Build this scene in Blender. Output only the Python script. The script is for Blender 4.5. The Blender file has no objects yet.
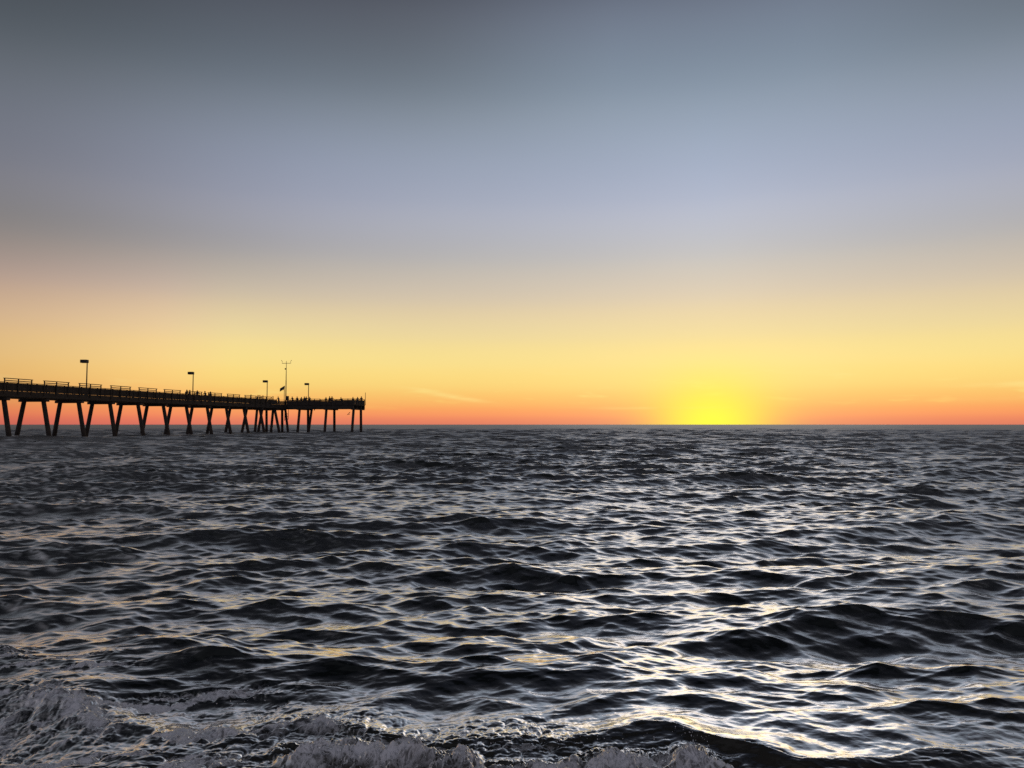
import bpy, bmesh, math, random
import numpy as np
from mathutils import Vector, Matrix
R = math.radians
S = bpy.context.scene
COL = S.collection

# ------------------------------------------------------------------ camera
CAM_H, F_PX = 2.0, 773.0
PITCH = math.atan(40.5 / F_PX)
cam = bpy.data.cameras.new('camera')
cam.sensor_width = 36.0
cam.lens = 36.0 * F_PX / 1024.0
cam.clip_start, cam.clip_end = 0.05, 80000.0
camo = bpy.data.objects.new('camera', cam)
camo.location = (0, 0, CAM_H)
camo.rotation_euler = (R(90) + PITCH, 0, 0)
COL.objects.link(camo)
S.camera = camo

# ------------------------------------------------------------------ sky
SUN_AZ, SUN_EL = R(14.5), R(8.0)                 # azimuth right of +Y; middle of the bright arch over the sunken sun
SX, SY = math.sin(SUN_AZ), math.cos(SUN_AZ)
W = bpy.data.worlds.new('World')
S.world = W
W.use_nodes = True
nt = W.node_tree
nt.nodes.clear()

def srgb(c):
    return tuple((v / 255 / 12.92) if v / 255 <= .04045 else ((v / 255 + .055) / 1.055) ** 2.4 for v in c)

class NB:
    """small helper to write node maths"""
    def __init__(s, tree): s.t = tree
    def n(s, kind, **kw):
        nd = s.t.nodes.new(kind)
        for k, v in kw.items(): setattr(nd, k, v)
        return nd
    def put(s, sock, v):
        if isinstance(v, bpy.types.NodeSocket): s.t.links.new(v, sock)
        else: sock.default_value = v
    def m(s, op, a, b=None, c=None, clamp=False):
        nd = s.n('ShaderNodeMath', operation=op, use_clamp=clamp)
        s.put(nd.inputs[0], a)
        if b is not None: s.put(nd.inputs[1], b)
        if c is not None: s.put(nd.inputs[2], c)
        return nd.outputs[0]
    def v(s, op, a, b=None, scale=None):
        nd = s.n('ShaderNodeVectorMath', operation=op)
        s.put(nd.inputs[0], a)
        if b is not None: s.put(nd.inputs[1], b)
        if scale is not None: s.put(nd.inputs['Scale'], scale)
        return nd.outputs['Value'] if op in ('DOT_PRODUCT', 'LENGTH') else nd.outputs[0]
    def rng(s, x, a, b, c=0., d=1., mode='SMOOTHSTEP'):
        nd = s.n('ShaderNodeMapRange', interpolation_type=mode, clamp=True) if mode != 'SMOOTHSTEP' else s.n('ShaderNodeMapRange', interpolation_type=mode)
        s.put(nd.inputs[0], x); s.put(nd.inputs[1], a); s.put(nd.inputs[2], b); s.put(nd.inputs[3], c); s.put(nd.inputs[4], d)
        return nd.outputs[0]
    def ramp(s, x, stops, interp='LINEAR'):
        nd = s.n('ShaderNodeValToRGB')
        r = nd.color_ramp
        r.interpolation = interp
        while len(r.elements) < len(stops): r.elements.new(.5)
        for e, (p, c) in zip(r.elements, stops):
            e.position = p
            e.color = (*c, 1) if len(c) == 3 else c
        s.put(nd.inputs[0], x)
        return nd.outputs[0]
    def mix(s, f, a, b, blend='MIX'):
        nd = s.n('ShaderNodeMix', data_type='RGBA', blend_type=blend)
        s.put(nd.inputs[0], f)
        s.put(nd.inputs[6], a if isinstance(a, bpy.types.NodeSocket) else (*a, 1))
        s.put(nd.inputs[7], b if isinstance(b, bpy.types.NodeSocket) else (*b, 1))
        return nd.outputs[2]

b = NB(nt)
gen = b.n('ShaderNodeTexCoord').outputs['Generated']
dirn = b.v('NORMALIZE', gen)
sep = b.n('ShaderNodeSeparateXYZ')
nt.links.new(dirn, sep.inputs[0])
dx, dy, dz = sep.outputs
elev = b.m('MULTIPLY', b.m('ARCSINE', dz), 180 / math.pi)          # degrees
hor = b.m('SQRT', b.m('ADD', b.m('MULTIPLY', dx, dx), b.m('ADD', b.m('MULTIPLY', dy, dy), 1e-5)))
cosd = b.m('DIVIDE', b.m('ADD', b.m('MULTIPLY', dx, SX), b.m('MULTIPLY', dy, SY)), hor)
daz = b.m('MULTIPLY', b.m('ARCCOSINE', b.m('MINIMUM', b.m('MAXIMUM', cosd, -1.), 1.)), 180 / math.pi)
# thin streaks of high cloud low over the horizon
cmap = b.n('ShaderNodeCombineXYZ')
b.put(cmap.inputs[0], b.m('MULTIPLY', b.m('ARCTAN2', dx, dy), 14.0))
b.put(cmap.inputs[1], b.m('MULTIPLY', elev, 1.5))
cn = b.n('ShaderNodeTexNoise'); cn.inputs['Scale'].default_value = 1.0; cn.inputs['Detail'].default_value = 3
nt.links.new(cmap.outputs[0], cn.inputs['Vector'])
streak = b.m('MULTIPLY', b.rng(cn.outputs[0], .56, .74), b.m('MULTIPLY', b.rng(elev, .8, 1.8), b.rng(elev, 4.5, 2.8)))
el2 = b.m('ADD', elev, b.m('MULTIPLY', streak, .55))
# colour of the dusk sky by elevation (stops in degrees, colour as seen)
MAXE = 60.0
stops = [(0, (222, 121, 99)), (.63, (247, 146, 98)), (1.4, (252, 176, 100)), (2.6, (253, 209, 118)), (4.2, (253, 224, 138)), (6.2, (243, 220, 156)),
         (8.9, (224, 207, 177)), (12, (197, 195, 194)), (16.1, (176, 185, 206)), (22.9, (141, 156, 174)), (29.2, (105, 114, 131)),
         (38, (52, 56, 65)), (50, (30, 32, 39)), (60, (19, 21, 27))]
base = b.ramp(b.m('DIVIDE', el2, MAXE), [(e / MAXE, srgb(c)) for e, c in stops], 'CARDINAL')
# away from the sun the sky gets darker, most of all higher up
side = b.ramp(b.m('DIVIDE', daz, 180.), [(0, (1.04,) * 3), (19 / 180, (.86, .83, .80)), (32 / 180, (.80, .77, .77)), (48 / 180, (.40, .35, .31)), (75 / 180, (.42,) * 3), (1, (.48,) * 3)], 'B_SPLINE')
sidelow = b.ramp(b.m('DIVIDE', daz, 180.), [(0, (1.0,) * 3), (29 / 180, (1.24, 1.22, 1.24)), (50 / 180, (.77, .58, .74)), (80 / 180, (.42,) * 3), (1, (.36,) * 3)], 'B_SPLINE')
sidef = b.mix(b.rng(elev, 5.5, 13.5), sidelow, side)
sidehigh = b.ramp(b.m('DIVIDE', daz, 180.), [(0, (1.04,) * 3), (9 / 180, (1.03,) * 3), (21 / 180, (.62, .57, .52)), (33 / 180, (.60, .57, .55)), (50 / 180, (.27, .24, .20)), (1, (.42,) * 3)], 'B_SPLINE')
sidef = b.mix(b.rng(elev, 18., 28.), sidef, sidehigh)
skyc = b.mix(1.0, base, sidef, 'MULTIPLY')
anti = b.ramp(b.m('DIVIDE', elev, MAXE), [(0, srgb((74, 69, 80))), (.25, srgb((124, 121, 132))), (.6, srgb((144, 144, 154))), (1, srgb((94, 98, 107)))])
skyc = b.mix(b.rng(daz, 62., 130.), skyc, anti)
# yellow glow where the sun is going under
e2 = b.m('MULTIPLY', elev, elev)
q1 = b.m('ADD', b.m('MULTIPLY', b.m('MULTIPLY', daz, daz), 1 / (3.9 ** 2)), b.m('MULTIPLY', e2, 1 / (3.0 ** 2)))
g1 = b.m('EXPONENT', b.m('MULTIPLY', q1, -1.0))
skyc = b.mix(g1, skyc, srgb((255, 254, 20)))
q2 = b.m('ADD', b.m('MULTIPLY', b.m('MULTIPLY', daz, daz), 1 / (11. ** 2)), b.m('MULTIPLY', e2, 1 / (6. ** 2)))
skyc = b.mix(b.m('MULTIPLY', b.m('EXPONENT', b.m('MULTIPLY', q2, -1.0)), .14), skyc, srgb((255, 241, 160)))
hz = b.n('ShaderNodeTexNoise'); hz.inputs['Scale'].default_value = 2.2; hz.inputs['Detail'].default_value = 4
hm = b.n('ShaderNodeMapping'); hm.inputs['Scale'].default_value = (1, 1, 3.5)
nt.links.new(dirn, hm.inputs[0]); nt.links.new(hm.outputs[0], hz.inputs['Vector'])
skyc = b.mix(1.0, skyc, b.ramp(hz.outputs[0], [(.3, (.985, .985, .99)), (.7, (1.015, 1.015, 1.01))]), 'MULTIPLY')   # faint uneven haze
azd = b.m('MULTIPLY', b.m('ARCTAN2', dx, dy), 180 / math.pi)
wn = b.rng(cn.outputs[0], .30, .62)
for a0_, e0_, wd, th, slp, st in ((-4.3, 2.05, 2.2, .17, -.16, .75), (-6.8, 2.6, 1.2, .10, -.1, .35), (34.2, 2.55, 3.6, .17, .02, .8), (34.8, 1.75, 3.0, .12, .03, .6), (36., 4.1, 5., .28, .03, .4), (9., 1.2, 5., .10, .0, .25)):
    da = b.m('SUBTRACT', azd, a0_)
    de = b.m('SUBTRACT', b.m('SUBTRACT', elev, e0_), b.m('MULTIPLY', da, slp))
    g_ = b.m('EXPONENT', b.m('MULTIPLY', b.m('ADD', b.m('MULTIPLY', b.m('MULTIPLY', da, da), 1 / wd ** 2), b.m('MULTIPLY', b.m('MULTIPLY', de, de), 1 / th ** 2)), -1.))
    skyc = b.mix(b.m('MULTIPLY', b.m('MULTIPLY', g_, wn), st), skyc, srgb((255, 226, 138)))
nish = b.n('ShaderNodeTexSky', sky_type='NISHITA', sun_disc=False)
nish.sun_elevation = SUN_EL
nish.sun_rotation = SUN_AZ
bg1 = b.n('ShaderNodeBackground'); bg2 = b.n('ShaderNodeBackground')
nt.links.new(skyc, bg1.inputs[0]); bg1.inputs[1].default_value = .965
nt.links.new(nish.outputs[0], bg2.inputs[0]); bg2.inputs[1].default_value = .1
mxs = b.n('ShaderNodeMixShader'); mxs.inputs[0].default_value = .02
nt.links.new(bg1.outputs[0], mxs.inputs[1]); nt.links.new(bg2.outputs[0], mxs.inputs[2])
out = b.n('ShaderNodeOutputWorld')
nt.links.new(mxs.outputs[0], out.inputs[0])

# ------------------------------------------------------------------ sun, exposure
sl = bpy.data.lights.new('sun', 'SUN')
sl.energy = .10
sl.angle = R(25.0)                              # the sun is under: its glow is a wide soft source
sl.color = (1.0, .92, .86)
so = bpy.data.objects.new('sun', sl)
so.location = (40, 150, 30)
so.rotation_euler = Vector((-SX * math.cos(SUN_EL), -SY * math.cos(SUN_EL), -math.sin(SUN_EL))).to_track_quat('-Z', 'Y').to_euler()
COL.objects.link(so)
vs = S.view_settings
S.display_settings.display_device = 'sRGB'
vs.view_transform = 'Standard'; vs.look = 'None'; vs.exposure = 0.0; vs.gamma = 1.0; vs.use_curve_mapping = False
S.cycles.use_denoising = False
S.cycles.max_bounces = 5

# ------------------------------------------------------------------ helpers
def tag(o, label=None, cat=None, group=None, kind=None):
    if label: o['label'] = label
    if cat: o['category'] = cat
    if group: o['group'] = group
    if kind: o['kind'] = kind
    return o

def material(name, col, rough=.7, noise=0.0, scale=3.0, metal=0.0, spec=.5):
    m = bpy.data.materials.new(name); m.use_nodes = True
    t = m.node_tree; k = NB(t)
    p = t.nodes['Principled BSDF']
    p.inputs['Roughness'].default_value = rough
    p.inputs['Metallic'].default_value = metal
    p.inputs['Specular IOR Level'].default_value = spec
    tx = k.n('ShaderNodeTexNoise'); tx.inputs['Scale'].default_value = scale; tx.inputs['Detail'].default_value = 5
    t.links.new(k.n('ShaderNodeTexCoord').outputs['Object'], tx.inputs['Vector'])
    c = k.ramp(tx.outputs[0], [(.3, tuple(v * (1 - noise) for v in col)), (.7, tuple(min(1, v * (1 + noise)) for v in col))])
    t.links.new(c, p.inputs['Base Color'])
    return m

class MB:
    """collects boxes, bars and tubes in world or local space; build() links them as ONE mesh object"""
    def __init__(s): s.bm = bmesh.new()
    def box(s, c, ex, ey, ez):                       # centre and three half-extent vectors
        c, ex, ey, ez = map(Vector, (c, ex, ey, ez))
        vs_ = [s.bm.verts.new(c + ex * i + ey * j + ez * k) for i in (-1, 1) for j in (-1, 1) for k in (-1, 1)]
        for f in ((0, 1, 3, 2), (4, 6, 7, 5), (0, 4, 5, 1), (2, 3, 7, 6), (0, 2, 6, 4), (1, 5, 7, 3)):
            s.bm.faces.new([vs_[i] for i in f])
        return s
    def bar(s, p, q, w, h):                          # square bar from p to q
        p, q = Vector(p), Vector(q)
        d = (q - p).normalized()
        up = Vector((0, 0, 1)) if abs(d.z) < .9 else Vector((0, 1, 0))
        sx = d.cross(up).normalized(); sz = sx.cross(d).normalized()
        return s.box((p + q) / 2, (q - p) / 2, sx * w / 2, sz * h / 2)
    def tube(s, p, q, r0, r1=None, n=10):
        p, q = Vector(p), Vector(q); r1 = r0 if r1 is None else r1
        d = (q - p).normalized()
        a = d.orthogonal().normalized(); c = d.cross(a)
        A = [s.bm.verts.new(p + (a * math.cos(2 * math.pi * i / n) + c * math.sin(2 * math.pi * i / n)) * r0) for i in range(n)]
        B = [s.bm.verts.new(q + (a * math.cos(2 * math.pi * i / n) + c * math.sin(2 * math.pi * i / n)) * r1) for i in range(n)]
        for i in range(n):
            s.bm.faces.new((A[i], A[(i + 1) % n], B[(i + 1) % n], B[i]))
        s.bm.faces.new(list(reversed(A))); s.bm.faces.new(B)
        return s
    def bevel(s, w):
        bmesh.ops.bevel(s.bm, geom=s.bm.edges[:], offset=w, segments=1, affect='EDGES')
        return s
    def build(s, name, mat, parent=None, smooth=False):
        bmesh.ops.recalc_face_normals(s.bm, faces=s.bm.faces[:])
        me = bpy.data.meshes.new(name)
        s.bm.to_mesh(me); s.bm.free()
        me.materials.append(mat)
        if smooth: me.polygons.foreach_set('use_smooth', [True] * len(me.polygons))
        o = bpy.data.objects.new(name, me)
        COL.objects.link(o)
        if parent: o.parent = parent
        return o

def empty(name, loc, rz=0.):
    o = bpy.data.objects.new(name, None)
    o.location = loc; o.rotation_euler = (0, 0, rz)
    o.empty_display_size = .2
    COL.objects.link(o)
    return o

def copy_tree(o, parent=None):
    c = o.copy(); COL.objects.link(c)
    if parent: c.parent = parent
    for ch in [x for x in ORIG_CHILDREN.get(o.name, [])]: copy_tree(ch, c)
    return c
ORIG_CHILDREN = {}

# ------------------------------------------------------------------ the sea
rs = np.random.RandomState(11)
ang_in = np.linspace(R(-42), R(42), 1180)
step_o = R(.35)
ang_out = np.linspace(R(42), R(118), 110)[1:]
ANG = np.concatenate([-ang_out[::-1], ang_in, ang_out])
rad = [.5]
while rad[-1] < 26000:
    r = rad[-1]
    g = .03 if r < 3.0 else (.0017 if r < 60 else (.0021 if r < 300 else (.0036 if r < 1400 else (.012 if r < 3000 else .06))))
    rad.append(r * (1 + g))
RAD = np.array(rad)
NA, NR = len(ANG), len(RAD)
dA = R(84) / 1180

# wave components: many per octave, mostly running towards the shore
comps = []
def octave(l0, l1, n, slope, mean_dir, spread):
    for i in range(n):
        lam = l0 * (l1 / l0) ** ((i + rs.rand()) / n)
        k = 2 * math.pi / lam
        th = mean_dir + spread * rs.randn()
        A = slope / math.sqrt(n) * math.sqrt(2) / k * (.6 + .8 * rs.rand())
        comps.append((k, math.sin(th), -math.cos(th), A, rs.rand() * 2 * math.pi))
octave(24, 60, 14, .022, R(5), R(12))
octave(9, 16, 7, .022, R(6), R(9))
octave(4.2, 9, 16, .062, R(8), R(14))
octave(2.1, 4.2, 24, .115, R(4), R(15))
octave(1.05, 2.1, 28, .135, R(0), R(18))
octave(.52, 1.05, 28, .13, R(0), R(22))
octave(.26, .52, 28, .105, R(0), R(25))
octave(.13, .26, 30, .075, R(0), R(28))
octave(.06, .13, 30, .055, R(0), R(34))
comps = np.array(comps)
WS = .70                                                # overall scale of the sea state
comps[:, 0] /= WS; comps[:, 3] *= WS
slope_var = .5 * (comps[:, 0] * comps[:, 3]) ** 2

X0 = (RAD[:, None] * np.sin(ANG)[None, :]).astype(np.float32)
Y0 = (RAD[:, None] * np.cos(ANG)[None, :]).astype(np.float32)
DXs = np.zeros_like(X0); DYs = np.zeros_like(X0); DZ = np.zeros_like(X0)
ROUGH = np.zeros_like(X0)
spacing_r = np.gradient(RAD)
spacing = np.maximum(spacing_r * .9, RAD * dA)
CH = 40
for r0 in range(0, NR, CH):
    sl_ = slice(r0, min(NR, r0 + CH))
    x, y = X0[sl_], Y0[sl_]
    sp = spacing[sl_].mean()
    lam = 2 * math.pi / comps[:, 0]
    w = np.clip((lam / sp - 2.6) / 2.0, 0, 1)
    lost = math.sqrt(float((slope_var * (1 - w ** 2)).sum()))
    ROUGH[sl_] = lost
    rm = float(RAD[sl_].mean())
    off = 1 + .7 * min(1., max(0., (rm - 18) / 60)) ** .8                 # the sea is rougher away from the shallows
    big_ok = min(1., max(0., (rm - 25) / 70))
    for (k, cx, cy, A, ph), wi in zip(comps, w):
        if wi <= 0: continue
        lm = 2 * math.pi / k
        if lm > 14: A = A * big_ok
        elif lm > 1.6: A = A * off
        t = (np.float32(k * cx) * x + np.float32(k * cy) * y + np.float32(ph))
        c, s_ = np.cos(t), np.sin(t)
        aw = np.float32(A * wi)
        DZ[sl_] += aw * c
        q = np.float32(.9 * A * wi)
        DXs[sl_] -= q * np.float32(cx) * s_
        DYs[sl_] -= q * np.float32(cy) * s_
# patches of stronger and calmer chop so that the sea does not look even
def vnoise(x, y, seed):
    """smooth value noise, 0..1"""
    xi, yi = np.floor(x).astype(np.int64), np.floor(y).astype(np.int64)
    fx, fy = x - xi, y - yi
    fx = fx * fx * fx * (fx * (fx * 6 - 15) + 10); fy = fy * fy * fy * (fy * (fy * 6 - 15) + 10)
    def h(a, c):
        n = (a * 374761393 + c * 668265263 + seed * 982451653) & 0x7fffffff
        n = ((n ^ (n >> 13)) * 1274126177) & 0x7fffffff
        return ((n ^ (n >> 16)) & 0xffff) / 65535.0
    return (h(xi, yi) * (1 - fx) + h(xi + 1, yi) * fx) * (1 - fy) + (h(xi, yi + 1) * (1 - fx) + h(xi + 1, yi + 1) * fx) * fy
def fbm(x, y, seed, n=5, gain=.5):
    v, a, tot = 0, 1., 0.
    for i in range(n):
        v = v + a * vnoise(x * 2 ** i + 17.3 * i, y * 2 ** i - 9.1 * i, seed + i)
        tot += a; a *= gain
    return v / tot
def sst(x, a, c):
    t = np.clip((x - a) / (c - a), 0, 1)
    return t * t * (3 - 2 * t)

amp = .72 + .56 * vnoise(X0 / 14. + 3.1, Y0 / 9. + 1.7, 5).astype(np.float32)
amp *= (1 + .10 * (1 - sst(RAD, 6., 13.)))[:, None].astype(np.float32)
DZ *= amp; DXs *= amp; DYs *= amp
# sharp little wavelets riding on the chop
rr = int((RAD < 45).sum())
xw = X0[:rr].astype(np.float64) + DXs[:rr]; yw = Y0[:rr].astype(np.float64) + DYs[:rr]
spw = spacing[:rr, None]
wx = .5 * (fbm(xw * .7, yw * .9, 201, 3) - .5); wy = .5 * (fbm(xw * .7 + 9, yw * .9 - 4, 207, 3) - .5)
for lam, hgt, sd in ((.85, .040, 211), (.42, .023, 221), (.21, .010, 231), (.10, .004, 241)):
    rg = 1 - np.abs(2 * vnoise((xw + wx) / (lam * 1.9), (yw + wy + .25 * xw * (1 if sd % 20 == 11 else -1)) / lam, sd) - 1)
    DZ[:rr] += (hgt * (rg ** 1.6 - .45) * np.clip((lam / spw - 3) / 3, 0, 1)).astype(np.float32)
# the little shore break in front
near = RAD < 9.0
nr = int(near.sum())
x, y = X0[:nr].astype(np.float64), Y0[:nr].astype(np.float64)
cpx = np.array([-160, -50, 60, 130, 200, 300, 380, 450, 560, 640, 700, 770, 850, 940, 1024, 1150])
cpy = np.array([662, 665, 676, 695, 699, 699, 712, 722, 727, 719, 728, 741, 745, 736, 727, 722])
HC = .13
cD = (CAM_H - HC) * F_PX / (cpy - 424.5)
cX = (cpx - 512) / F_PX * cD
yc = np.interp(x, cX, cD) + .45 * (fbm(x * 1.3, y * .3, 31, 4) - .5) + .16 * sst(x, -1.9, -1.2)
u_px0 = 512 + F_PX * x / np.maximum(y, .5)
t = y - yc                                            # >0 behind the crest, <0 in front of it
Hx = .095 * (.25 + 1.2 * fbm(x * 1.3 + 4, y * 0 + 2, 44, 2)) * (1 - .45 * sst(u_px0, 740, 820)) * (1 - .35 * sst(u_px0, 330, 420) * (1 - sst(u_px0, 560, 640)))
back = np.exp(-np.clip(t, 0, None) / .8) * (1 - .15 * np.exp(-np.clip(t, 0, None) / .06))
front = np.exp(-(np.clip(-t, 0, None) / .24) ** 1.5)
brk = Hx * np.where(t > 0, back, front) - .03 * np.exp(-((t + .6) / .35) ** 2)
fr = np.minimum(1, np.exp(-np.clip(t, 0, None) / .5))   # damp random waves at the crest
dz = DZ[:nr] * (1 - .72 * fr) + fr * .03 * (fbm(x * 4.5, y * 8, 77, 4, .55) - .5)
# foam roller in front of the crest, between px 330 and 735
u_px = 512 + F_PX * x / np.maximum(y, .5)
ed = 130 * (fbm(x * 3.2, y * 3.2, 83, 4, .6) - .5)
roll_w = sst(u_px + ed, 285, 350) * (1 - sst(u_px + ed, 690, 748))
roll_h = 1.05 - .12 * sst(u_px, 420, 700)
def billow(x, y, seed, n=4, gain=.5):
    v, a, tot = 0, 1., 0.
    for i in range(n):
        v = v + a * np.sqrt(np.abs(2 * vnoise(x * 2.1 ** i + 11.7 * i, y * 2.1 ** i - 5.3 * i, seed + i) - 1)); tot += a; a *= gain
    return v / tot
lump = billow(x * 3.4, y * 4.2, 71, 6, .62)
roll = np.exp(-(np.abs(t + .47 - .30 * (fbm(x * 1.7, y * 0, 7, 3) - .5)) / .17) ** 2.4) * roll_w
lef = (1 - sst(u_px, 250, 340))
dz = dz + brk + roll * roll_h * (.035 + .22 * (lump - .35) + .05 * (fbm(x * 1.3, y * .2, 61, 2) - .5) + .10 * (fbm(x * 2.2, y * .9, 67, 2) - .5))
# foam cover
big = fbm(x * 1.1 + 7, y * 1.4, 55, 3)
stre = fbm(x * 5.5 + 1.2 * (big - .5), y * 1.7 + 2.2 * x, 63, 5, .58)
plate = roll_w * sst(-t, .45, .62) * (1 - sst(-t, 1.3, 1.6))
fo = np.maximum(roll * (.38 + .85 * lump), plate * (.2 + .85 * lump))
veil = np.exp(-((t + .06) / .22) ** 2) * lef * sst(u_px, -60, 60)
fo = np.maximum(fo, 1.05 * veil * np.clip(.62 + 1.5 * (stre - .35) + 1.3 * (big - .5), 0, 1.1))
crestf = np.exp(-(t / .06) ** 2) * (.25 + sst(fbm(x * 2.3, y * .8, 3, 3), .45, .62)) * (1 - sst(u_px, 300, 400))
fo = np.maximum(fo, crestf * .95)
field = (1 - sst(u_px, 190, 360)) * sst(t, -1.0, -.6) * (1 - sst(t + .6 * (big - .5), .35, 1.05))
wisp = sst(fbm(x * 1.7 + .6 * y + .5 * stre, y * 6.5 - 1.5 * x + .8 * big, 23, 5, .58), .46, .66)
fo = np.maximum(fo, 1.0 * field * (.06 + 1.05 * wisp) * (1.0 + .9 * (big - .4)))
fo = np.maximum(fo, (1 - sst(u_px, 30, 130)) * np.exp(-((t + .62) / .45) ** 2) * (.45 + 1.1 * (stre - .2)))
crest2 = (1 - sst(u_px, 20, 60)) * np.exp(-((t - .55 - .3 * (big - .5)) / .07) ** 2)
fo = np.maximum(fo, crest2 * .9)
froth = np.exp(-((t + .02) / .27) ** 2) * sst(u_px, 240, 330) * (1 - sst(u_px, 520, 640))
frn = fbm(x * 6, y * 9, 29, 4, .6)
fo = np.maximum(fo, froth * sst(frn, .40, .66) * .75)
dz = dz + froth * .035 * (billow(x * 9, y * 13, 37, 4, .6) - .45)
right = np.exp(-((t + .30) / .16) ** 2) * sst(u_px, 720, 760) * (1 - sst(u_px, 800, 860))
fo = np.maximum(fo, right * .5 * sst(fbm(x * 9, y * 14, 15, 4), .52, .7))
fo = np.clip(fo, 0, 1.3)
dz = dz + np.clip(fo, 0, 1) * (.085 * (billow(x * 7, y * 9, 8, 5, .58) - .6) + .006 * (fbm(x * 45, y * 45, 18, 2, .5) - .5))
DZ[:nr] = dz
k_h = (1 - .25 * fr)
DXs[:nr] *= k_h; DYs[:nr] *= k_h
DYs[:nr] -= (.045 * np.exp(-(t / .12) ** 2) * sst(u_px, 120, 200)).astype(np.float32)   # crest leans forward
FOAM = np.zeros_like(X0); FOAM[:nr] = fo
near_fade = sst(RAD, .5, 2.5)[:, None].astype(np.float32)
DZ *= near_fade
V = np.stack([X0 + DXs, Y0 + DYs, DZ], -1).reshape(-1, 3).astype(np.float32)
idx = np.arange(NR * NA, dtype=np.int32).reshape(NR, NA)
q = np.stack([idx[:-1, :-1], idx[:-1, 1:], idx[1:, 1:], idx[1:, :-1]], -1).reshape(-1, 4)[:, ::-1]
me = bpy.data.meshes.new('sea')
me.vertices.add(len(V)); me.vertices.foreach_set('co', V.ravel())
me.loops.add(q.size); me.loops.foreach_set('vertex_index', np.ascontiguousarray(q).ravel())
me.polygons.add(len(q))
me.polygons.foreach_set('loop_start', np.arange(0, q.size, 4, dtype=np.int32))
me.polygons.foreach_set('use_smooth', np.ones(len(q), dtype=bool))
for nm, arr in (('foam', FOAM), ('lost', ROUGH)):
    at_ = me.attributes.new(nm, 'FLOAT', 'POINT')
    at_.data.foreach_set('value', arr.astype(np.float32).ravel())
me.update(calc_edges=True)
sea = bpy.data.objects.new('sea', me)
COL.objects.link(sea)
tag(sea, 'dark choppy sea water with white foam at its near edge', 'sea', kind='structure')

wm = bpy.data.materials.new('sea_water'); wm.use_nodes = True
t_ = wm.node_tree; k = NB(t_)
p = t_.nodes['Principled BSDF']
pos = k.n('ShaderNodeNewGeometry').outputs['Position']
fa = k.n('ShaderNodeAttribute', attribute_name='foam').outputs['Fac']
la = k.n('ShaderNodeAttribute', attribute_name='lost').outputs['Fac']
def noise(scale, detail, rough=.55, stretch=(1, 1, 1), dist=0.):
    mp = k.n('ShaderNodeMapping'); mp.inputs['Scale'].default_value = stretch
    t_.links.new(pos, mp.inputs[0])
    n_ = k.n('ShaderNodeTexNoise'); n_.inputs['Scale'].default_value = scale; n_.inputs['Detail'].default_value = detail
    n_.inputs['Roughness'].default_value = rough; n_.inputs['Distortion'].default_value = dist
    t_.links.new(mp.outputs[0], n_.inputs['Vector'])
    return n_.outputs[0]
n1 = noise(2.6, 7, .62, (1, 1, .7), 1.2)
def fil(sc, wdt):
    n_ = noise(sc, 5, .55, (1, 1, .7), 1.6)
    return k.rng(k.m('ABSOLUTE', k.m('SUBTRACT', n_, .5)), 0., wdt, 1., 0.)
lace = k.m('MAXIMUM', fil(4.5, .085), k.m('MULTIPLY', fil(13., .10), .75))
bub = noise(30., 3, .6)
ff = k.m('ADD', k.m('MULTIPLY', fa, k.m('ADD', .28, k.m('ADD', k.m('MULTIPLY', lace, .55), k.m('MULTIPLY', k.m('SUBTRACT', n1, .5), 2.0)))), k.m('MULTIPLY', k.m('SUBTRACT', fa, .62), .75))
ff = k.m('ADD', ff, k.m('MULTIPLY', k.m('SUBTRACT', bub, .5), .25))
foamf = k.m('MULTIPLY', k.rng(ff, .06, .98), k.rng(fa, .03, .25))
alpha = k.m('ADD', k.m('MULTIPLY', la, .80), .014)           # slopes too small for the mesh become roughness
rw = k.m('SQRT', alpha)
rip = k.m('ADD', k.m('MULTIPLY', noise(9., 3, .6, (.7, 1.6, 1), .6), .5), k.m('MULTIPLY', noise(34., 3, .6, (.7, 1.5, 1), .6), .16))
bump = k.n('ShaderNodeBump'); bump.inputs['Strength'].default_value = 1.0; bump.inputs['Distance'].default_value = .005
t_.links.new(rip, bump.inputs['Height'])
bumpf = k.n('ShaderNodeBump'); bumpf.inputs['Strength'].default_value = 1.0; bumpf.inputs['Distance'].default_value = .012
t_.links.new(k.m('ADD', k.m('MULTIPLY', noise(40., 3, .5), .25), k.m('MULTIPLY', noise(14., 4, .6), 2.)), bumpf.inputs['Height'])
dif = k.n('ShaderNodeBsdfDiffuse'); spx = k.n('ShaderNodeSeparateXYZ'); t_.links.new(pos, spx.inputs[0])
t_.links.new(k.mix(k.rng(spx.outputs[1], 6.2, 4.2), (.009, .012, .012), (.052, .048, .040)), dif.inputs[0])   # sandy water in the shore break
glo = k.n('ShaderNodeBsdfGlossy', distribution='MULTI_GGX'); glo.inputs['Color'].default_value = (.92, .885, .85, 1)
t_.links.new(rw, glo.inputs['Roughness'])
fre = k.n('ShaderNodeFresnel'); fre.inputs['IOR'].default_value = 1.34
for nd in (dif, glo, fre): t_.links.new(bump.outputs[0], nd.inputs['Normal'])
wat = k.n('ShaderNodeMixShader')
frm = k.m('MULTIPLY', fre.outputs[0], k.rng(la, 0.16, .28, 1., .70, 'LINEAR'))   # a rough sea mirrors less at grazing angles
t_.links.new(frm, wat.inputs[0]); t_.links.new(dif.outputs[0], wat.inputs[1]); t_.links.new(glo.outputs[0], wat.inputs[2])
p.inputs['Base Color'].default_value = (.90, .89, .92, 1); p.inputs['Roughness'].default_value = .7
t_.links.new(bumpf.outputs[0], p.inputs['Normal'])
fin = k.n('ShaderNodeMixShader')
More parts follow.
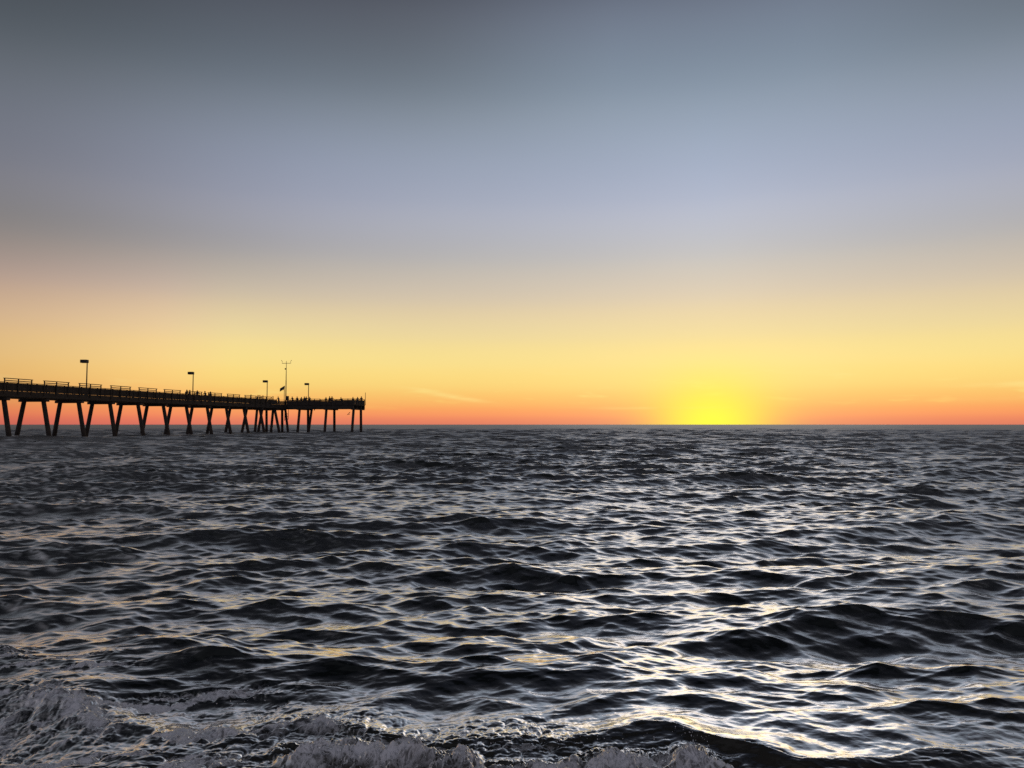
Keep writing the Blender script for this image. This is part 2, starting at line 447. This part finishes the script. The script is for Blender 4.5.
t_.links.new(foamf, fin.inputs[0]); t_.links.new(wat.outputs[0], fin.inputs[1]); t_.links.new(p.outputs[0], fin.inputs[2])
t_.links.new(fin.outputs[0], t_.nodes['Material Output'].inputs['Surface'])
me.materials.append(wm)

# drops thrown up by the shore break
rg_ = random.Random(3)
bm = bmesh.new()
for (px_, py_, sx_, sy_, n_) in ((694, 738, 10, 9, 46), (596, 741, 30, 6, 40), (520, 744, 60, 6, 50), (960, 744, 26, 9, 40), (330, 716, 40, 8, 36), (240, 700, 26, 7, 34), (420, 738, 40, 6, 36)):
    for _ in range(n_):
        px2, py2 = px_ + rg_.gauss(0, sx_), py_ + rg_.gauss(0, sy_)
        dd = Matrix.Rotation(PITCH, 3, 'X') @ Vector(((px2 - 512) / F_PX, 1.0, (384 - py2) / F_PX))
        yy = 4.62 + rg_.uniform(-.12, .22)
        q_ = Vector((0, 0, CAM_H)) + dd * (yy / dd.y)
        bmesh.ops.create_icosphere(bm, subdivisions=1, radius=rg_.choice((.0016, .002, .0026, .0036)), matrix=Matrix.Translation(q_))
sm = bpy.data.meshes.new('sea_spray'); bm.to_mesh(sm); bm.free()
sm.materials.append(material('spray_drops', (.8, .8, .84), .25))
sm.polygons.foreach_set('use_smooth', [True] * len(sm.polygons))
spr = bpy.data.objects.new('sea_spray', sm); COL.objects.link(spr)
tag(spr, 'drops of spray thrown up along the small shore break', 'spray', kind='stuff')

# ------------------------------------------------------------------ the pier
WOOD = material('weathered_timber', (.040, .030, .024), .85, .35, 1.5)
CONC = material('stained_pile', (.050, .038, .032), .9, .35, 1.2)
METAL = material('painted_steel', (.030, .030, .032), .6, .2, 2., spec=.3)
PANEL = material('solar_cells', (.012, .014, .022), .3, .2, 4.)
KS = .94
O = Vector((-74.0, 115.0, 0)) * KS + Vector((-.05, 0, 0))
PA = R(10.4)
AX = Vector((math.sin(PA), math.cos(PA), 0)); NX = Vector((math.cos(PA), -math.sin(PA), 0)); UZ = Vector((0, 0, 1))
BAY = 7.35 * KS
DECK, RAIL, UNDER = 6.55, 7.74, 5.28
HW = 2.15
A_END = 77.3
T0, T1, TL, TR = 77.3, 84.6, -7.6, 18.95
T_RAIL = 8.06

pier = empty('fishing_pier', O, -PA)                   # its local +Y runs out to sea, local +X is the right-hand side
def PW(u, a, z): return O + AX * a + NX * u + UZ * z
def ray(px, py):
    """direction through a pixel of the photograph, for reading positions off it"""
    d = Vector(((px - 512) / F_PX, 1.0, (384 - py) / F_PX))
    return Matrix.Rotation(PITCH, 3, 'X') @ d
def hit(px, py, u):
    """point where that ray meets the upright plane that runs along the pier at offset u: along, height"""
    d = ray(px, py); c = Vector((0, 0, CAM_H))
    t = ((O + NX * u - c).dot(NX)) / d.dot(NX)
    q = c + d * t
    return (q - O).dot(AX), q.z
def hit_t(px, py, a):
    """the same for the upright plane across the pier head at distance a along: offset, height"""
    d = ray(px, py); c = Vector((0, 0, CAM_H))
    t = ((O + AX * a - c).dot(AX)) / d.dot(AX)
    q = c + d * t
    return (q - O).dot(NX), q.z
X3, Y3, Z3 = Vector((1, 0, 0)), Vector((0, 1, 0)), Vector((0, 0, 1))
rng = random.Random(5)
stations = [BAY * (k_ - .5) for k_ in range(-4, 12)]
A_BEG = stations[0] - 2

# deck boards and the beams under them
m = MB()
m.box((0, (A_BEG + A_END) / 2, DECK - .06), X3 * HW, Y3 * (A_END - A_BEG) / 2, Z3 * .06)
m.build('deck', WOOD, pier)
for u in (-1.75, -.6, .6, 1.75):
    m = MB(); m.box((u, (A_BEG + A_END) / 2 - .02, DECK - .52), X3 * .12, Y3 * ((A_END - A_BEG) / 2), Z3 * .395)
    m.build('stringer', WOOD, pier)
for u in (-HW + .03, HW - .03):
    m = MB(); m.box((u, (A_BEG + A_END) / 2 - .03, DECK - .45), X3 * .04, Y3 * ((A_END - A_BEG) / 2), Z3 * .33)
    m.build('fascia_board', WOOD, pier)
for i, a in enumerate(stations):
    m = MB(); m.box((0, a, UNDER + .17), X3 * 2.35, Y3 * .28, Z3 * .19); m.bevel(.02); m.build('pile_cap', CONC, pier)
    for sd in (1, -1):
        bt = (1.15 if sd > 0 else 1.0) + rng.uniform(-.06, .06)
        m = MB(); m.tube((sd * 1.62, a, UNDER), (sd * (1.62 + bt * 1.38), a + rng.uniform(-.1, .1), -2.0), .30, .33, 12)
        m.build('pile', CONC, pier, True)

def railing(p, q, top, low, mid, post_every, name='railing', boards=True):
    """one length of timber rail between two deck points given in pier space"""
    p, q = Vector(p), Vector(q); d = (q - p); L = d.length; d.normalize()
    m = MB(); n = max(1, round(L / post_every))
    for i in range(n + 1):
        c = p + d * (L * i / n)
        m.bar(c + Z3 * -.3, c + Z3 * (top - .04), .13, .13)
    m.bar(p + Z3 * top, q + Z3 * top, .20, .07)
    for h in mid: m.bar(p + Z3 * h, q + Z3 * h, .05, .16)
    return m.build(name, WOOD, pier)
# plain rails along both sides and, at each bent, a bay that stands higher with a shade rail
for sd in (1, -1):
    for i, a in enumerate(stations[:-1]):
        a2 = min(a + BAY, A_END)
        railing((sd * (HW - .12), a + .03, DECK), (sd * (HW - .12), a2 - .03, DECK), RAIL - DECK, 0, (.15, .33, .51, .69, .87, 1.03), 1.7)
a0s, dumm = hit(4.5, 379, HW)
for i in range(-3, 11):
    a = a0s + BAY * i
    if a < A_BEG or a + 4.7 > A_END: continue
    m = MB()
    h = RAIL - DECK + .50
    for j in range(3):
        yy = a + 4.6 * j / 2
        m.bar((HW + .03, yy, DECK - .45), (HW + .03, yy, DECK + h - .045), .12, .12)
    m.bar((HW + .03, a - .1, DECK + h), (HW + .03, a + 4.7, DECK + h), .30, .09)
    m.bar((HW + .03, a - .1, DECK + h - .30), (HW + .03, a + 4.7, DECK + h - .30), .05, .12)
    m.build('raised_rail', WOOD, pier)

# the T-shaped head
m = MB(); m.box(((TL + TR) / 2, (T0 + T1) / 2, DECK + .08), X3 * (TR - TL) / 2, Y3 * (T1 - T0) / 2, Z3 * .06); m.build('head_deck', WOOD, pier)
for a in (T0 + .2, 79.9, 82.2, T1 - .2):
    m = MB(); m.box(((TL + TR) / 2, a, DECK - .42), X3 * ((TR - TL) / 2 - .02), Y3 * .1, Z3 * .43); m.build('stringer', WOOD, pier)
for i in range(5):
    u = 18.55 - 6.80 * i if i < 4 else -6.0
    m = MB(); m.box((u, (T0 + T1) / 2, 5.58), X3 * .36, Y3 * 3.5, Z3 * .12); m.bevel(.02); m.build('pile_cap', CONC, pier)
    m = MB(); m.tube((u, 78.3, 5.6), (u, 78.3 - 1.2, -2), .30, .33, 12); m.build('pile', CONC, pier, True)
    m = MB(); m.tube((u, 82.9, 5.6), (u, 83.2, -2), .30, .33, 12); m.build('pile', CONC, pier, True)
    if 2 <= i < 4:
        m = MB(); m.tube((u + 2.1, 80.4, 5.6), (u + 2.1 + (1.1 if i % 2 else -1.0), 80.4, -2), .28, .31, 12); m.build('pile', CONC, pier, True)
TRH = T_RAIL - DECK - .12
zt = DECK + .12
nseg = 6
for i in range(nseg):
    u0 = HW + (TR - .1 - HW) * i / nseg; u1 = HW + (TR - .1 - HW) * (i + 1) / nseg
    if i == 3: continue
    railing((u0 + .02, T0 + .12, zt), (u1 - .02, T0 + .12, zt), TRH - (.12 if i == 4 else 0), 0, (.04, .20, .37, .54, .71, .88, 1.06), 1.6)
u0 = HW + (TR - .1 - HW) * 3 / nseg; u1 = HW + (TR - .1 - HW) * 4 / nseg
railing((u0 + .02, T0 + .12, zt), (u1 - .02, T0 + .12, zt), TRH - .1, 0, (.04, .20, .37, .54, .96), 1.6)
for i in range(2):
    u0 = TL + .1 + (-HW - TL - .1) * i / 2; u1 = TL + .1 + (-HW - TL - .1) * (i + 1) / 2
    railing((u0 + .02, T0 + .12, zt), (u1 - .02, T0 + .12, zt), TRH, 0, (.04, .20, .37, .54, .71, .88, 1.06), 1.8)
for i in range(7):
    u0 = TL + .1 + (TR - TL - .2) * i / 7; u1 = TL + .1 + (TR - TL - .2) * (i + 1) / 7
    railing((u0 + .02, T1 - .12, zt), (u1 - .02, T1 - .12, zt), TRH, 0, (.04, .20, .37, .54, .71, .88, 1.06), 1.8)
railing((TR - .12, T0 + .2, zt), (TR - .12, T1 - .2, zt), TRH, 0, (.04, .20, .37, .54, .71, .88, 1.06), 1.6)
railing((TL + .12, T0 + .2, zt), (TL + .12, T1 - .2, zt), TRH, 0, (.04, .20, .37, .54, .71, .88, 1.06), 1.8)
# frame of thin pipes that hangs under the head
um, _ = hit_t(284.6, 419, T0 - .25); un, _ = hit_t(288.2, 419, T0 - .25)
_, zz = hit_t(286, 419.3, T0 - .25)
m = MB(); m.tube((um, T0 - .2, DECK - .5), (um, T0 - .2, zz - .35), .07); m.tube((un, T0 - .2, DECK - .5), (un, T0 - .2, zz), .06)
for f in (0., .45, .8): m.tube((um, T0 - .2, zz + f * 1.6), (un, T0 - .2, zz + f * 1.6), .06)
m.build('ladder', METAL, pier)
for px in (312.6, 314.6):
    u_, _ = hit_t(px, 410, T0)
    m = MB(); m.bar((u_, T0 - .07, DECK - .3), (u_, T0 - .07, 5.3), .16, .16); m.build('fender_post', WOOD, pier)
tag(pier, 'long dark timber fishing pier on splayed piles ending in a wide head', 'pier')

# ------------------------------------------------------------------ lamps on the pier
lamp_ref = [(87.3, 359.6, 'tall lamp post nearest the shore, over the raised rails of the pier'),
            (193.3, 371.2, 'lamp post rising from a small group of people midway along the pier'),
            (267.3, 379.6, 'lamp post just left of the tilted panel and the tall antenna mast'),
            (308.6, 384.4, 'lamp post just right of the tall antenna mast, on the pier head')]
proto = None
for px, py, lab in lamp_ref:
    if px < 300:
        a, z = hit(px, py, HW - .35); loc = PW(HW - .35, a, DECK)
    else:
        u, z = hit_t(px, py, 83.2); loc = PW(u, 83.2, zt)
    if proto is None:
        H = z - DECK
        lp = empty('pier_lamp', loc, 0.0)
        parts = []
        m = MB(); m.tube((0, 0, 0), (0, 0, H - .1), .10, .075, 12); parts.append(m.build('pole', METAL, lp, True))
        m = MB(); m.box((0, 0, .03), X3 * .2, Y3 * .2, Z3 * .03); parts.append(m.build('base_plate', METAL, lp))
        m = MB(); m.bar((0, 0, H - .25), (-.3, 0, H - .25), .08, .1); parts.append(m.build('bracket', METAL, lp))
        m = MB(); m.box((-.44, 0, H - .27), X3 * .50, Y3 * .38, Z3 * .25); m.bevel(.05); parts.append(m.build('lamp_head', METAL, lp))
        ORIG_CHILDREN[lp.name] = parts
        proto = lp
    else:
        lp = copy_tree(proto); lp.location = loc
    tag(lp, lab, 'lamp post', 'lamp posts on the pier')

# ------------------------------------------------------------------ antenna mast, tilted panel, end pole
u, zb = hit_t(286.4, 361.0, 79.2)
mast = empty('antenna_mast', PW(u, 79.2, zt), -PA)
H = zb - zt
m = MB(); m.tube((0, 0, 0), (0, 0, H * .55), .13, .11); m.tube((0, 0, H * .55), (0, 0, H), .10, .05); m.build('pole', METAL, mast, True)
hb = H - .55
m = MB(); m.tube((-1.1, 0, hb), (1.15, 0, hb), .055); m.build('crossbar', METAL, mast)
for xx in (-1.05, 1.1):
    m = MB(); m.tube((xx, 0, hb), (xx, 0, hb + .45), .03); m.tube((xx, 0, hb + .45), (xx + (.25 if xx > 0 else -.25), 0, hb + .75), .05); m.build('sensor', METAL, mast)
m = MB(); m.box((-.2, 0, H * .82), X3 * .14, Y3 * .12, Z3 * .16); m.build('junction_box', METAL, mast)
m = MB(); m.box((.42, 0, 1.62), X3 * .28, Y3 * .25, Z3 * .55); m.bevel(.04); m.build('equipment_cabinet', METAL, mast)
m = MB(); m.bar((.0, 0, 1.3), (.42, 0, 1.3), .08, .08); m.bar((.42, 0, 0), (.42, 0, 1.08), .1, .1); m.build('cabinet_stand', METAL, mast)
tag(mast, 'tall thin antenna mast with a crossbar at its top on the pier', 'mast')
u, zp = hit_t(284.0, 386.3, 78.6)
sp = empty('solar_panel', PW(u, 78.6, zt), -PA)
H = zp - zt
m = MB(); m.tube((.1, 0, 0), (.1, 0, H - .3), .07); m.tube((.1, 0, H - .9), (-.35, 0, H - .75), .04); m.build('post', METAL, sp)
m = MB()
d1 = Vector((.9, 0, .5)).normalized(); d2 = Vector((.28, -.62, .0)); d2.z = -d1.x * d2.x / d1.z; d2.normalize()
m.box((-.42, 0, H - .55), d1 * .70, d2 * .62, d1.cross(d2).normalized() * .05); m.bevel(.012); m.build('panel', PANEL, sp)
tag(sp, 'tilted dark panel on a short post beside the tall antenna mast', 'solar panel')
u, ze = hit_t(364.6, 393.0, T1 - .05)
ep = MB(); ep.tube((0, 0, 0), (0, 0, ze - zt), .075, .055)
ep.tube((0, 0, ze - zt), (0, 0, ze - zt + .12), .09, .03)
epo = ep.build('end_pole', METAL); epo.location = PW(TR + .06, T1 - .05, zt)
tag(epo, 'thin bare pole standing at the right end of the pier head', 'pole')

# ------------------------------------------------------------------ people
CLOTH = material('dark_clothes', (.035, .034, .045), .9, .3, 6.)
CLOTH2 = material('brown_clothes', (.05, .035, .03), .9, .3, 6.)
HAIR = material('dark_hair', (.02, .014, .01), .7, .2, 20.)
def person_mesh(pose):
    """one continuous body grown over a posed skeleton; faces local -Y"""
    if pose == 'lean':
        j = {'pelvis': (0, .10, .95, .145), 'waist': (0, .06, 1.12, .125), 'chest': (0, -.04, 1.34, .155), 'neck': (0, -.10, 1.50, .055), 'head': (0, -.14, 1.62, .095), 'crown': (0, -.14, 1.70, .08),
             'shl': (.19, -.05, 1.42, .065), 'ell': (.26, -.20, 1.20, .045), 'hal': (.12, -.42, 1.22, .035), 'shr': (-.19, -.05, 1.42, .065), 'elr': (-.26, -.20, 1.20, .045), 'har': (-.12, -.42, 1.22, .035),
             'hil': (.10, .10, .88, .10), 'knl': (.11, .08, .48, .065), 'anl': (.11, .14, .09, .045), 'tol': (.12, .0, .04, .04), 'hir': (-.10, .10, .88, .10), 'knr': (-.11, .05, .48, .065), 'anr': (-.12, .08, .09, .045), 'tor': (-.13, -.06, .04, .04)}
    elif pose == 'arm':
        j = {'pelvis': (0, .0, .95, .14), 'waist': (0, 0, 1.12, .12), 'chest': (0, 0, 1.34, .15), 'neck': (0, 0, 1.51, .055), 'head': (0, -.02, 1.63, .095), 'crown': (0, -.01, 1.71, .08),
             'shl': (.19, 0, 1.43, .065), 'ell': (.34, -.10, 1.26, .045), 'hal': (.20, -.34, 1.40, .035), 'shr': (-.19, 0, 1.43, .065), 'elr': (-.25, .02, 1.16, .045), 'har': (-.23, -.10, .92, .035),
             'hil': (.10, 0, .88, .10), 'knl': (.13, -.03, .48, .065), 'anl': (.14, .03, .09, .045), 'tol': (.16, -.12, .04, .04), 'hir': (-.10, 0, .88, .10), 'knr': (-.12, -.02, .48, .065), 'anr': (-.14, .05, .09, .045), 'tor': (-.17, -.09, .04, .04)}
    else:
        j = {'pelvis': (0, .0, .94, .14), 'waist': (0, 0, 1.10, .125), 'chest': (0, 0, 1.32, .15), 'neck': (0, -.01, 1.49, .055), 'head': (0, -.03, 1.61, .095), 'crown': (0, -.02, 1.69, .08),
             'shl': (.19, 0, 1.41, .065), 'ell': (.25, .03, 1.14, .045), 'hal': (.24, -.09, .90, .035), 'shr': (-.19, 0, 1.41, .065), 'elr': (-.25, .03, 1.14, .045), 'har': (-.24, -.09, .90, .035),
             'hil': (.10, 0, .87, .10), 'knl': (.11, -.02, .48, .065), 'anl': (.11, .03, .09, .045), 'tol': (.13, -.12, .04, .04), 'hir': (-.10, 0, .87, .10), 'knr': (-.11, -.02, .48, .065), 'anr': (-.11, .03, .09, .045), 'tor': (-.13, -.12, .04, .04)}
    ed = [('pelvis', 'waist'), ('waist', 'chest'), ('chest', 'neck'), ('neck', 'head'), ('head', 'crown'), ('chest', 'shl'), ('shl', 'ell'), ('ell', 'hal'), ('chest', 'shr'), ('shr', 'elr'), ('elr', 'har'),
          ('pelvis', 'hil'), ('hil', 'knl'), ('knl', 'anl'), ('anl', 'tol'), ('pelvis', 'hir'), ('hir', 'knr'), ('knr', 'anr'), ('anr', 'tor')]
    names = list(j)
    me_ = bpy.data.meshes.new('skeleton')
    me_.from_pydata([j[n][:3] for n in names], [(names.index(a), names.index(c)) for a, c in ed], [])
    o = bpy.data.objects.new('skeleton', me_); COL.objects.link(o)
    o.modifiers.new('skin', 'SKIN'); o.modifiers.new('sub', 'SUBSURF').levels = 1
    for i, n in enumerate(names):
        o.data.skin_vertices[0].data[i].radius = (j[n][3],) * 2
    o.data.skin_vertices[0].data[0].use_root = True
    dg = bpy.context.evaluated_depsgraph_get(); dg.update()
    r = bpy.data.meshes.new_from_object(o.evaluated_get(dg))
    bpy.data.objects.remove(o)
    r.polygons.foreach_set('use_smooth', [True] * len(r.polygons))
    return r, j
def hair_mesh(j):
    h = Vector(j['head'][:3])
    bm = bmesh.new(); bmesh.ops.create_uvsphere(bm, u_segments=14, v_segments=9, radius=1)
    bmesh.ops.delete(bm, geom=[v for v in bm.verts if v.co.z < -.35 or (v.co.z < .25 and v.co.y < -.45)], context='VERTS')
    for v in bm.verts: v.co = h + Vector((v.co.x * .112, v.co.y * .122 + .012, v.co.z * .125 + .045))
    r = bpy.data.meshes.new('hair'); bm.to_mesh(r); bm.free(); r.materials.append(HAIR)
    return r
POSES = {}
for ps in ('lean', 'arm', 'stand'):
    r, j = person_mesh(ps)
    for mt, kk in ((CLOTH, 0), (CLOTH2, 1)):
        r2 = r if kk == 0 else r.copy()
        r2.materials.clear(); r2.materials.append(mt)
        POSES[ps, kk] = (r2, hair_mesh(j))
people = [  # pixel, y of the top of the head, side of the pier or pier head, pose, what sets this one apart
    (186.2, 389.8, 'm', 'lean', 'second person to the left of the second lamp post from the shore'),
    (189.8, 389.4, 'm', 'stand', 'first person to the left of the second lamp post from the shore'),
    (197.4, 388.8, 'm', 'arm', 'first person to the right of the second lamp post from the shore'),
    (205.4, 390.2, 'm', 'lean', 'second person to the right of the second lamp post from the shore'),
    (210.4, 391.6, 'm', 'stand', 'third person to the right of the second lamp post from the shore'),
    (251.0, 393.6, 'm', 'stand', 'lone person over the rail, left of the group by the third lamp post'),
    (257.6, 394.4, 'm', 'lean', 'left one of two people standing close together left of the third lamp post'),
    (259.9, 393.8, 'm', 'arm', 'right one of two people standing close together left of the third lamp post'),
    (263.0, 394.0, 'm', 'stand', 'person standing directly left of the foot of the third lamp post'),
    (273.0, 393.4, 'm', 'stand', 'tallest looking person, between the third lamp post and the tilted panel'),
    (278.6, 396.2, 't', 'lean', 'person at the rail below the tilted panel'),
    (292.6, 396.4, 't', 'lean', 'person just right of the foot of the antenna mast'),
    (297.2, 396.6, 't', 'stand', 'person alone between the antenna mast and the fourth lamp post'),
    (301.3, 397.0, 't', 'lean', 'person at the rail, first to the left of the pair under the fourth lamp post'),
    (304.4, 396.2, 't', 'stand', 'left one of the pair under the fourth lamp post'),
    (306.2, 396.0, 't', 'arm', 'right one of the pair under the fourth lamp post'),
    (309.7, 396.8, 't', 'stand', 'person directly right of the pole of the fourth lamp post'),
    (326.0, 397.2, 't', 'lean', 'person left of the close pair in the middle of the pier head'),
    (329.6, 396.2, 't', 'stand', 'left one of the close pair in the middle of the pier head'),
    (332.0, 396.0, 't', 'arm', 'right one of the close pair in the middle of the pier head'),
    (341.4, 397.2, 't', 'lean', 'person alone between the close pair and the three people near the end pole'),
    (353.0, 397.0, 't', 'stand', 'person furthest from the end pole among the three at its left'),
    (357.6, 397.0, 't', 'arm', 'middle one of the three people left of the end pole'),
    (361.4, 396.4, 't', 'stand', 'person next to the thin pole at the end of the pier head')]
for i, (px, py, where, ps, lab) in enumerate(people):
    if where == 'm':
        a, z = hit(px, py, HW - .62); loc = PW(HW - .62, a, DECK); z0 = DECK
    else:
        a = T0 + .62 + .5 * (i % 2); u, z = hit_t(px, py, a); loc = PW(u, a, zt); z0 = zt
    body, hair = POSES[ps, i % 2]
    o = bpy.data.objects.new('person', body); COL.objects.link(o)
    o.location = loc
    sc = min(1.12, max(.94, (z - z0) / 1.76))
    o.scale = (sc * 1.12, sc * 1.12, sc)
    o.rotation_euler = (0, 0, -PA + (R(90) if where == 'm' else 0) + R(rng.uniform(-30, 30)) + (R(180) if i % 5 == 3 else 0))
    h = bpy.data.objects.new('hair', hair); COL.objects.link(h); h.parent = o
    tag(o, lab, 'person', 'people on the pier')

# ------------------------------------------------------------------ gull under the pier head
GUL = material('gull_plumage', (.16, .15, .15), .8, .3, 8.)
d = ray(348.8, 414.2); a_pos = Vector((0, 0, CAM_H)) + d * (190.0 / d.y)
bm = bmesh.new()
prof = [(-.36, .015, 0), (-.28, .06, .01), (-.12, .10, .0), (.06, .105, .0), (.2, .075, .02), (.28, .06, .04), (.34, .05, .045), (.40, .012, .03)]
rings = []
for yy, r, zz_ in prof:
    rings.append([bm.verts.new((math.cos(2 * math.pi * i / 10) * r, yy, zz_ + math.sin(2 * math.pi * i / 10) * r)) for i in range(10)])
for A, B in zip(rings, rings[1:]):
    for i in range(10): bm.faces.new((A[i], A[(i + 1) % 10], B[(i + 1) % 10], B[i]))
bm.faces.new(list(reversed(rings[0]))); bm.faces.new(rings[-1])
for sd in (1, -1):
    st = [(.06, .16, .16, .05), (.28, .19, .24, .16), (.52, .15, .30, .26), (.74, .07, .18, .28), (.90, -.04, .04, .26)]
    pr = []
    for x_, le, ch, zz_ in st:
        pr.append([bm.verts.new((sd * x_, le, zz_)), bm.verts.new((sd * x_, le - ch * .4, zz_ + .022)), bm.verts.new((sd * x_, le - ch, zz_ - .005)), bm.verts.new((sd * x_, le - ch * .4, zz_ - .012))])
    for A, B in zip(pr, pr[1:]):
        for i in range(4): bm.faces.new((A[i], A[(i + 1) % 4], B[(i + 1) % 4], B[i]))
    bm.faces.new(pr[0]); bm.faces.new(pr[-1])
bmesh.ops.recalc_face_normals(bm, faces=bm.faces[:])
gm = bpy.data.meshes.new('gull'); bm.to_mesh(gm); bm.free(); gm.materials.append(GUL)
gull = bpy.data.objects.new('gull', gm); COL.objects.link(gull)
gull.location = a_pos; gull.rotation_euler = (R(8), R(-32), R(62)); gull.scale = (.8,) * 3
tag(gull, 'dark bird flying low between the piles under the pier head', 'bird')
